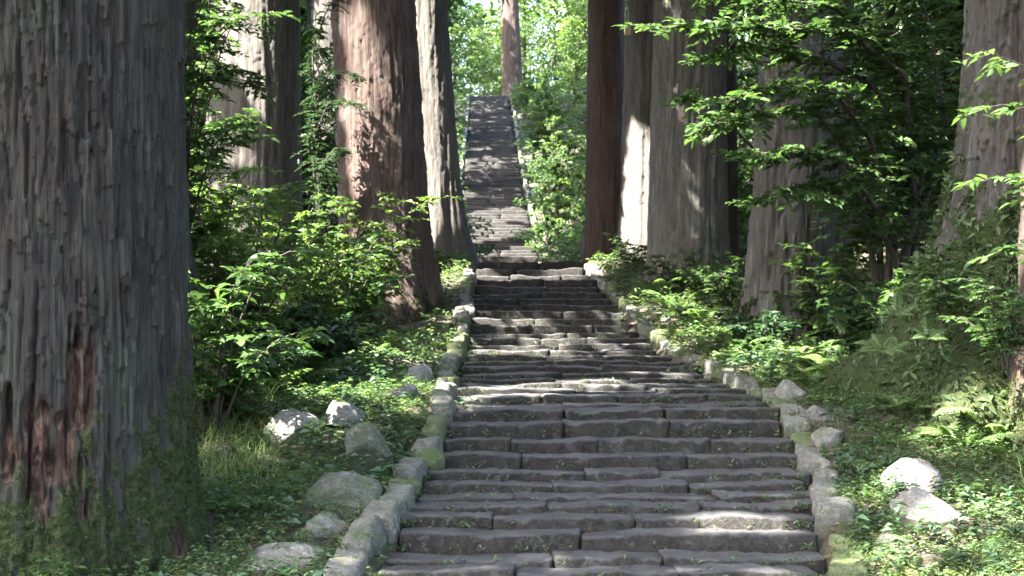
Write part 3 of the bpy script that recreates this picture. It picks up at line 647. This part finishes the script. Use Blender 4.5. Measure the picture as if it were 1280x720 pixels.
under('young_tree', b3, [
    [b3]+limb((400, 250, 22.3), (395, 130, 22.2), (415, 85, 21.9), (450, 95, 21.5)),
    [b3]+limb((398, 200, 22.3), (392, 60, 22.2), (410, 10, 21.9), (440, -20, 21.6)),
    [b3]+limb((400, 260, 22.3), (392, 170, 22.2), (412, 125, 21.9), (448, 130, 21.5)),
    [b3]+limb((400, 280, 22.3), (396, 210, 22.), (420, 180, 21.7), (440, 190, 21.5))],
    'young conifer-like tree with dark foliage clinging to the left of the thick reddish trunk', 24, M_leafD, twig_every=.04, twig_len=.36, per_twig=12, leafL=.09, leafW=.03, start=.4, rad=.015, droop=.45)
b4 = at(235, 440, 19); b4[2] = gz(b4[0], b4[1])
under('young_tree', b4, [
    [b4]+limb((245, 300, 19), (255, 150, 18.8), (280, 60, 18.6), (305, 10, 18.4)),
    [b4]+limb((240, 260, 19), (250, 200, 18.8), (285, 160, 18.4), (318, 150, 18.2)),
    [b4]+limb((240, 300, 19), (260, 260, 18.8), (295, 230, 18.4), (325, 240, 18.2)),
    [b4]+limb((240, 200, 19), (250, 60, 18.8), (262, -20, 18.6), (290, -60, 18.4))],
    'slim leafy tree screening the left half of the straight grey trunk', 25, M_leafA, twig_every=.045, twig_len=.5, per_twig=12, leafL=.13, leafW=.05, start=.25, rad=.014, droop=.3)
# ferns: fronds with leaflets, copied
def frond_mesh(seed, L=.6, pairs=20, w=.13, arch=.5):
    r = np.random.RandomState(seed); t = np.linspace(0, 1, 12); mx = Mix()
    def C(t): return np.stack([t*L*(1-.15*t), 0*t, L*(.75*t-arch*1.15*t**2)], -1)
    V, Fq = tube(C(t), np.linspace(.004, .0012, 12), 3); mx.add(V, Fq)
    tt = np.linspace(.14, .985, pairs); P = C(tt); T = unit(np.gradient(P, axis=0)); up = unit(np.cross(T, [0, 1., 0])*-1); up = np.where(up[:, 2:] < 0, -up, up)
    ln = w*np.sin(np.clip(tt*1.05, 0, 1)**.75*np.pi)**.8+.012
    for sg in (-1, 1):
        D = T*.45+np.array([0, sg*1., 0])-up*.12+r.normal(size=(pairs, 3))*.06
        V, Fs = leaves(P, D, up, ln, L*.9/pairs*1.15, 0, .18, .1)
        for f in Fs: mx.add(V, f)
    me = mx.mesh('frond'); me.materials.append(M_fern); return me
FR = [frond_mesh(50+k, .62+.06*k, 20, .12+.01*k, .42+.07*k) for k in range(4)]
FERNC = []
def merged_fern(seed, n):
    r = np.random.RandomState(seed); Vs, Fd, o = [], {}, 0
    for k in range(n):
        me = FR[k % 4]; V = np.empty(len(me.vertices)*3, np.float32); me.vertices.foreach_get('co', V); V = V.reshape(-1, 3)
        a = k/n*6.283+r.rand()*.5; s = .75+.5*r.rand(); ti = -.25*r.rand()
        M = np.array((Matrix.Rotation(a, 3, 'Z') @ Matrix.Rotation(ti, 3, 'Y')))*s
        Vs.append(V@M.T)
        for p in me.polygons: Fd.setdefault(len(p.vertices), []).append([v+o for v in p.vertices])
        o += len(V)
    m = mesh_np('fern', np.concatenate(Vs), [np.array(f) for f in Fd.values()]); m.materials.append(M_fern); return m
FM = [merged_fern(s, n) for s, n in ((1, 7), (2, 8), (3, 6))]
rf = random.Random(8)
def fern(px, d, sc, label, group, parts=True, lift=0.):
    x = (px-640)/F*d
    if d > 8:
        loc = (x, d, gz(x, d)-.02+lift)
    if parts:
        root = empty('fern', loc, label, 'fern', group); root.rotation_euler = (0, 0, rf.uniform(0, 6.28)); root.scale = (sc,)*3
        n = rf.randint(6, 9)
        for k in range(n):
            o = link('frond', FR[rf.randrange(4)], None, root); q = rf.uniform(.75, 1.2); o.scale = (q, q, q)
            o.rotation_euler = (rf.uniform(-.2, .2), rf.uniform(-.35, .05), k/n*6.283+rf.uniform(-.3, .3))
    else:
        o = tag(link('fern', FM[rf.randrange(3)], None, None, loc), label, 'fern', group); o.rotation_euler = (rf.uniform(-.1, .1), rf.uniform(-.1, .1), rf.uniform(0, 6.28)); o.scale = (sc,)*3
for px, d, sc in ((330, 14.6, 1.1), (362, 15.2, 1.2), (300, 15.6, 1.1), (385, 16.2, 1.1), (275, 14.4, .9), (345, 13.2, .7), (292, 13.5, .75), (250, 14.2, .8), (410, 17.5, 1.1), (430, 18.6, 1.2), (320, 17, 1.2), (460, 20, 1.1), (400, 14.6, .7)):
    fern(px, d, sc, 'green fern with arching fronds on the shaded left bank', 'ferns on the left bank')
for px, d, sc in ((1205, 12.5, .95), (1240, 12.8, 1.), (1270, 12.3, .95), (1215, 13.3, .9)):
    fern(px, d, sc, 'sunlit pale green fern on the right bank below the root mound', 'sunlit ferns on the right')
for px, d, sc in ((1000, 17.5, 1.), (1030, 16.4, 1.), (960, 17.8, .9), (1055, 15.5, .95), (1075, 16.5, 1.1), (915, 20, 1.1), (890, 21.5, 1.2), (870, 22.5, 1.1), (930, 18.6, .9), (845, 23.5, 1.1), (1090, 14.8, .8), (1015, 15.2, .7), (985, 16, .8), (1060, 13.9, .7), (820, 24.5, 1.1), (1130, 13.4, .7), (1160, 13.2, .6)):
    fern(px, d, sc, 'green fern among ground plants on the right bank', 'ferns on the right bank')
r_ = random.Random(99)
for k in range(46):
    d = r_.uniform(11.5, 24); x_ = xr_(d)+.5+r_.random()*(1.2+.12*d); fern(640+F*x_/d, d, r_.uniform(.35, .75), 'small fern half sunk in the ground plants of the right bank', 'small ferns on the right bank', False)
for k in range(30):
    d = r_.uniform(10.8, 21); x_ = xl_(d)-.6-r_.random()*(1.2+.1*d); fern(640+F*x_/d, d, r_.uniform(.3, .65), 'small fern half sunk in the ground plants of the left bank', 'small ferns on the left bank', False)
for px, py, d, sc in ((1150, 345, 13.1, .45), (1120, 395, 12.9, .4), (1215, 375, 12.7, .4), (1160, 425, 12.8, .4), (1105, 440, 13.0, .45)):
    p = at(px, py, d); o = tag(link('fern', FM[rf.randrange(3)], None, None, p), 'small fern growing out of the mossy root mound', 'fern', 'ferns on the root mound'); o.scale = (sc,)*3; o.rotation_euler = (.5, 0, rf.uniform(-.4, .4))

# ground cover: small leafy sprigs over both banks
TR = [(v[1][0], v[1][1], v[2]*1.25) for v in CEDARS.values()]+[(at(q[0], q[1], q[2])[0], q[2]-.14, q[3]/2/F*q[2]*.8) for q in ROCKS]
def scatter(n, x0, x1, y0, y1, seed, margin=.12, keepf=None):
    r = np.random.RandomState(seed); y = y0+(y1-y0)*r.rand(n); x = x0+(x1-x0)*r.rand(n)
    x = x*np.clip(y/12., .6, 3)
    k = (x < xl_(y)-margin) | (x > xr_(y)+margin)
    for a, b, c in TR: k &= (x-a)**2+(y-b)**2 > c*c*.9
    if keepf is not None: k &= keepf(x, y, r)
    return x[k], y[k]
def sprigs(n, box, seed, hmin, hmax, lmin, lmax, per=6, detail=1, margin=.12, keepf=None):
    r = np.random.RandomState(seed+1); x, y = scatter(n, *box, seed, margin, keepf); m = len(x)
    den = fbm(x*1.1, y*1.1, 0*x, seed, 3); h = (hmin+(hmax-hmin)*r.rand(m)**1.6)*(1+.9*den); h = np.maximum(h, .02)
    z = gz(x, y); B = np.stack([x, y, z], -1); lean = r.normal(size=(m, 2))*.25
    P, D, Nn, S = [], [], [], []
    for k in range(per):
        a = k*2.4+r.rand(m)*1.2; f = .45+.55*(k+1)/per
        P.append(B+np.stack([lean[:, 0]*h*f, lean[:, 1]*h*f, h*f], -1))
        D.append(np.stack([np.cos(a), np.sin(a), .15+r.normal(size=m)*.25], -1)); Nn.append(np.array([0, 0, 1.])+r.normal(size=(m, 3))*.35); S.append((lmin+(lmax-lmin)*r.rand(m)**1.5)*(1+.3*den))
    S = np.concatenate(S); return leaves(np.concatenate(P), np.concatenate(D), np.concatenate(Nn), S, S*.52, detail, .2, .2)
def patchy(th, sd): return lambda x, y, r: fbm(x*.8, y*.8, 0*x, sd, 3) > th
def cover(name, lab, parts, mat):
    mx = Mix()
    for V, Fs in parts:
        o = mx.n
        for q, f in enumerate(Fs): mx.F.setdefault(f.shape[1], []).append(f+o)
        mx.V.append(V); mx.n += len(V)
    return tag(link(name, mx.mesh(name), mat), lab, 'ground cover', kind='stuff')
cover('ground_cover', 'low leafy ground cover on both banks', [
    sprigs(38000, (-6.5, 7.5, 8.2, 17), 1, .02, .14, .022, .06, 6, 0, .2), sprigs(16000, (-6, 7, 17, 32), 2, .05, .26, .05, .11, 6, 0, .15)], M_cover)
cover('clover_like_cover', 'yellowish small-leaved plants in patches on both banks', [
    sprigs(24000, (-6.5, 7.5, 8.2, 17), 31, .02, .11, .015, .04, 7, 0, .03, patchy(-.02, 12)), sprigs(9000, (-6, 7, 17, 32), 32, .05, .24, .04, .09, 6, 0, .12, patchy(-.02, 12))], M_cover2)
cover('broad_ground_leaves', 'darker broad-leaved plants scattered on both banks', [sprigs(6500, (-7, 8, 8.2, 19), 5, .10, .30, .06, .12, 6, 0, .25, patchy(-.05, 15))], M_cover3)
P_ = scatter(4500, -6.5, 7.5, 8.2, 22, 77, .02); m = len(P_[0]); r = np.random.RandomState(3); a = r.rand(m)*6.28
V, Fs = leaves(np.stack([*P_, gz(*P_)+.012+r.rand(m)*.05], -1), np.stack([np.cos(a), np.sin(a), r.normal(size=m)*.2], -1), np.array([0, 0, 1.])+r.normal(size=(m, 3))*.4, .03+.06*r.rand(m), .02, 0)
tag(link('fallen_leaves', mesh_np('fallen_leaves', V, Fs), M_litter), 'brown fallen leaves and needles on the soil of both banks', 'leaf litter', kind='stuff')
def far_mask(x, y, r): return np.abs(x) < 4+y*.42
cover('slope_undergrowth', 'leafy undergrowth on the slopes beside the upper stairs', [sprigs(11000, (-8, 8, 31, 100), 7, .2, .9, .14, .3, 7, 0, .2, far_mask)], M_cover)
# moss and small plants growing on the trunk feet, parts of their trees
def growth(key, n, zmax, lmin, lmax, name, mat, seed, need=.3, up=.3):
    root = CEDARS[key][0]; me = [c for c in root.children if c.name.startswith('trunk')][0].data
    nv = len(me.vertices); V = np.empty(nv*3, np.float32); me.vertices.foreach_get('co', V); V = V.reshape(-1, 3); Nn = np.empty(nv*3, np.float32); me.vertices.foreach_get('normal', Nn); Nn = Nn.reshape(-1, 3)
    ms = np.empty(nv, np.float32); me.attributes['moss'].data.foreach_get('value', ms); r = np.random.RandomState(seed)
    ok = np.where((ms > need) & (V[:, 2] < zmax) & (V[:, 2] > -.1) & (Nn[:, 1] < .35))[0]
    if not len(ok): return
    k = r.choice(ok, n); P = V[k]+r.normal(size=(n, 3))*.01; D = Nn[k]*.7+np.array([0, 0, up])+r.normal(size=(n, 3))*.5; S = lmin+(lmax-lmin)*r.rand(n)**2
    W_, Fs = leaves(P, D, Nn[k]+np.array([0, 0, .8])+r.normal(size=(n, 3))*.3, S, S*.45, 0, .3, .2)
    o = link(name, mesh_np(name, W_, Fs), mat, root); o['kind'] = 'stuff'
M_moss = leaf_mat('moss_tuft', (.02, .034, .008), (.06, .085, .02), .25, .8)
growth('T1', 22000, 1.6, .008, .028, 'moss', M_moss, 1)
growth('T10', 18000, 2.8, .012, .04, 'moss', M_moss, 2); growth('T10', 3200, 2.6, .05, .13, 'clinging_plants', M_cover, 3, .5, .1)
growth('T11', 6000, 1.6, .012, .035, 'moss', M_moss, 4); growth('T2b', 6000, 1.8, .012, .04, 'moss', M_moss, 5); growth('T2b', 900, 1.8, .05, .12, 'clinging_plants', M_cover, 6, .5, .1)
growth('T9', 5000, 1.2, .015, .05, 'moss', M_moss, 7); growth('T9b', 1600, 1.6, .06, .14, 'clinging_plants', M_cover, 8, .3, .1); growth('T3', 4000, 1., .02, .05, 'moss', M_moss, 9)
# grass
def blades(n, box, seed, L, w, keepf=None, margin=.1):
    r = np.random.RandomState(seed); x, y = scatter(n, *box, seed, margin, keepf); m = len(x); z = gz(x, y); P = np.stack([x, y, z], -1)
    a = r.rand(m)*6.283; ln = L*(.5+r.rand(m)); out = np.stack([np.cos(a), np.sin(a), 0*a], -1); sd = np.stack([-np.sin(a), np.cos(a), 0*a], -1)
    V = []
    for t, ww in ((0, 1), (.45, .85), (.8, .5), (1., .05)):
        c = P+out*(ln*.75*t**2)[:, None]+np.array([0, 0, 1.])*(ln*(t-.42*t**2.2))[:, None]
        V += [c-sd*w*ww, c+sd*w*ww]
    V = np.stack(V, 1).reshape(-1, 3); o = (np.arange(m)*8)[:, None, None]
    return V, [(np.array([[0, 1, 3, 2], [2, 3, 5, 4], [4, 5, 7, 6]])[None]+o).reshape(-1, 4)]
gr_ = cover('grass', 'grass blades among the ground plants on both banks', [blades(9000, (-6, 7, 8.3, 18), 3, .17, .004, patchy(-.05, 3)), blades(2600, (-4.4, -2.0, 11.5, 14.5), 4, .34, .004), blades(2600, (4.3, 7, 9.5, 12.3), 6, .36, .004, patchy(-.1, 9)), blades(4000, (-6, 7, 18, 30), 8, .28, .006, patchy(.05, 5))], M_grass)
gr_['category'] = 'grass'
# plants in the joints of the stairs and along the kerbs
def on_steps(n, seed, kinds):
    r = np.random.RandomState(seed); P = []
    for k in range(n):
        q = r.randint(0, 30); y, z, a, b = STEPS[q]; nx_ = STEPS[q+1][0]
        u = r.rand(); u = (u**3*.5 if r.rand() < .5 else 1-u**3*.5) if kinds else r.rand()
        P.append((a+(b-a)*u, nx_-r.rand()*.10 if kinds else y+.03+(nx_-y-.05)*r.rand(), z+.002))
    return np.array(P), r
P, r = on_steps(800, 2, True); PP = np.repeat(P, 5, 0); m = len(PP); PP = PP+r.normal(size=(m, 3))*[.02, .01, 0]+np.stack([0*PP[:, 0], 0*PP[:, 0], r.rand(m)*.05], -1); a = r.rand(m)*6.28
V, Fs = leaves(PP, np.stack([np.cos(a), np.sin(a)*.6-.2, .3+r.rand(m)*.6], -1), np.array([0, 0, 1.])+r.normal(size=(m, 3))*.4, .02+.035*r.rand(m), .014, 1)
tag(link('joint_weeds', mesh_np('joint_weeds', V, Fs), M_cover), 'tiny green weeds growing in the joints of the stone steps', 'weeds', kind='stuff')
P, r = on_steps(4500, 3, False); m = len(P); a = r.rand(m)*6.28
V, Fs = leaves(P+[0, 0, .006], np.stack([np.cos(a), np.sin(a), r.normal(size=m)*.1], -1), np.array([0, 0, 1.])+r.normal(size=(m, 3))*.3, .012+.03*r.rand(m), .007, 0)
tag(link('leaf_litter', mesh_np('leaf_litter', V, Fs), M_litter), 'brown needles and leaf scraps lying on the stone steps', 'leaf litter', kind='stuff')

# ------------------------------------------------------------------ the wood behind: broadleaf trees and bushes
def broad_tree(seed, h, rad, nb, nl, size, zlo=.15):
    r = np.random.RandomState(seed); wood = Mix(); n = 10; t = np.linspace(0, 1, n)
    C = np.stack([np.cumsum(r.normal(size=n)*.09), np.cumsum(r.normal(size=n)*.09), t*h*.92-.3], -1); V, Fq = tube(C, np.linspace(.17, .03, n), 7); wood.add(V, Fq)
    P, D, Nn = [], [], []
    for k in range(nb):
        u = zlo+(1-zlo)*(k+r.rand())/nb; p = np.array([np.interp(u, t, C[:, q]) for q in range(3)]); a = k*2.4+r.rand(); q = rad*(.35+.75*r.rand())*math.sin(min(1, (u-zlo)/(1-zlo)*.8+.28)*math.pi)**.6
        e = p+np.array([math.cos(a)*q, math.sin(a)*q, q*(.35+.3*r.normal())]); mid = (p+e)/2+np.array([0, 0, q*.12])
        V, Fq = tube(np.array([p, mid, e]), [.05, .03, .01], 4); wood.add(V, Fq)
        m = nl; w = r.rand(m)**.6; B = p+(e-p)*w[:, None]; B = B+unit(r.normal(size=(m, 3)))*(q*.34*r.rand(m)**.5)[:, None]*[1, 1, .4]
        P.append(B); D.append(np.stack([math.cos(a)+0*w, math.sin(a)+0*w, -.3+0*w], -1)+r.normal(size=(m, 3))*.7); Nn.append(np.array([0, 0, 1.])+r.normal(size=(m, 3))*.5)
    P = np.concatenate(P); S = size*(.6+.7*r.rand(len(P))); V, Fs = leaves(P, np.concatenate(D), np.concatenate(Nn), S, S*.6, 0, .2, .2)
    return wood.mesh('trunk'), mesh_np('crown', V, Fs)
BT = [with_mat(broad_tree(1, 10, 3.2, 34, 110, .22), M_leafA), with_mat(broad_tree(2, 13, 3.6, 38, 120, .24), M_leafY), with_mat(broad_tree(3, 8, 3.0, 30, 110, .2), M_leafA), with_mat(broad_tree(4, 16, 3.8, 40, 120, .26, .3), M_leafY)]
BB = [with_mat(broad_tree(11, 2.4, 1.5, 16, 90, .15, .1), M_leafA), with_mat(broad_tree(12, 3.2, 1.8, 18, 90, .17, .1), M_leafY), with_mat(broad_tree(13, 1.7, 1.2, 14, 80, .13, .1), M_leafA)]
rb = random.Random(5); EXTRA = []
def blocks(x, y, h, rad):
    z = gz(x, y)
    for q, rr in zip(LP, LR):
        if rr < .28: continue
        u = np.linspace(0, 16, 40)[:, None]; P = q+SUN*u
        if np.any((np.hypot(P[:, 0]-x, P[:, 1]-y) < rad+.2) & (P[:, 2] > z) & (P[:, 2] < z+h)): return True
    return False
def bt(x, y, k, sc, lab, grp):
    if blocks(x, y, (10, 13, 8, 16)[k]*sc, 3.3*sc): return
    o = plant('broadleaf_tree', (x, y, gz(x, y)-.1), BT[k], None, lab, 'tree', grp, rb.uniform(0, 6.28), sc, 'crown', 'trunk')
for px, y, k, sc in ((572, 96, 1, .9), (556, 90, 0, 1.), (611, 120, 1, .9), (588, 126, 0, 1.1), (600, 134, 3, .8), (660, 92, 1, .9)): EXTRA.append(((px-640)/F*y, y, k, sc))
KIND = ('mid-green rounded broadleaf tree', 'tall yellow-green broadleaf tree', 'short spreading mid-green broadleaf tree', 'very tall yellow-green tree')
for k in range(75):
    y = rb.uniform(34, 100); side = -1 if rb.random() < .5 else 1
    edge = (xl_(y)-rb.uniform(3.2, 3+.32*y)) if side < 0 else (xr_(y)+rb.uniform(3.2, 3+.32*y))
    kk = rb.randrange(4); where = ('left' if side < 0 else 'right')+' of '+('the path behind the crest' if y < 52 else 'the middle of the upper stairs' if y < 70 else 'the head of the upper stairs')
    bt(edge, y, kk, rb.uniform(.75, 1.2), KIND[kk]+' in the wood '+where, KIND[kk]+'s, '+where)
for x, y, k, sc in ((-7.5, 92, 1, 1.2), (2.6, 90, 0, .9), (5.5, 88, 1, 1.2), (-4.8, 86, 0, .75), (-2, 112, 1, .8), (1.5, 118, 3, .8), (9, 96, 3, 1.2), (-11, 98, 3, 1.2), (4, 104, 3, 1.1), (-9, 110, 3, 1.3))+tuple((rb.uniform(-17, 17), rb.uniform(86, 128), rb.randrange(4), rb.uniform(.7, 1.2)) for _ in range(34)):
    if abs(x/y-(597-640)/F) < .006+1.6*sc/y and y < 108: continue
    bt(x, y, k, sc, KIND[k]+' standing beyond the head of the upper stairs', KIND[k]+'s beyond the upper stairs')
for k in range(40):      # right and left middle ground, closing the view between the trunks
    y = rb.uniform(22, 36); side = -1 if k % 2 else 1
    y = y if side < 0 else rb.uniform(16, 36); x = (-1)*rb.uniform(4.8, 3+.42*y) if side < 0 else rb.uniform(6.6, 6+.42*y)
    kk = rb.choice((0, 2)); where = 'behind the straight grey trunk' if side < 0 and y < 29 else 'behind the thick reddish trunk' if side < 0 else 'behind the leaning pale brown trunk' if y > 26 else 'behind the root mound on the right'
    bt(x, y, kk, rb.uniform(.6, .9), KIND[kk]+' in the shade '+where, KIND[kk]+'s '+where)
for px, d, kk, sc, lab in ((678, 44, 2, .8, 'low mid-green bush at the right foot of the upper stairs'), (690, 41, 0, .7, 'mid-green rounded bush between the upper stairs and the slender reddish trunk'), (704, 43, 1, .7, 'larger yellow-green bush just left of the slender reddish trunk'), (684, 48, 2, .9, 'low mid-green bush above the right foot of the upper stairs'), (672, 52, 0, .6, 'mid-green bush pressing on the right kerb of the upper stairs'), (716, 38, 2, .9, 'low bush at the left foot of the slender reddish trunk')):
    x = (px-640)/F*d; plant('leafy_bush', (x, d, gz(x, d)-.1), BB[kk], None, lab, 'shrub', 'bushes at the foot of the upper stairs', px, sc)
for x, y, k, sc in EXTRA: bt(x, y, k, sc, KIND[k]+' standing beyond the head of the upper stairs', KIND[k]+'s beyond the upper stairs')
KINDB = ('mid-green rounded bush', 'larger yellow-green bush', 'low mid-green bush')
for k in range(170):
    y = rb.uniform(31, 80); side = -1 if rb.random() < .45 else 1
    x = (xl_(y)-.8-rb.random()**1.5*(3+.12*y)) if side < 0 else (xr_(y)+.85+rb.random()**1.5*(3+.12*y))
    kk = rb.randrange(3); where = ('left' if side < 0 else 'right')+' of '+('the path behind the crest' if y < 42 else 'the foot of the upper stairs' if y < 52 else 'the middle of the upper stairs' if y < 66 else 'the head of the upper stairs')
    plant('leafy_bush', (x, y, gz(x, y)-.1), BB[kk], None, KINDB[kk]+' on the slope '+where, 'shrub', KINDB[kk]+'es '+where, rb.uniform(0, 6.28), rb.uniform(.45, .9))
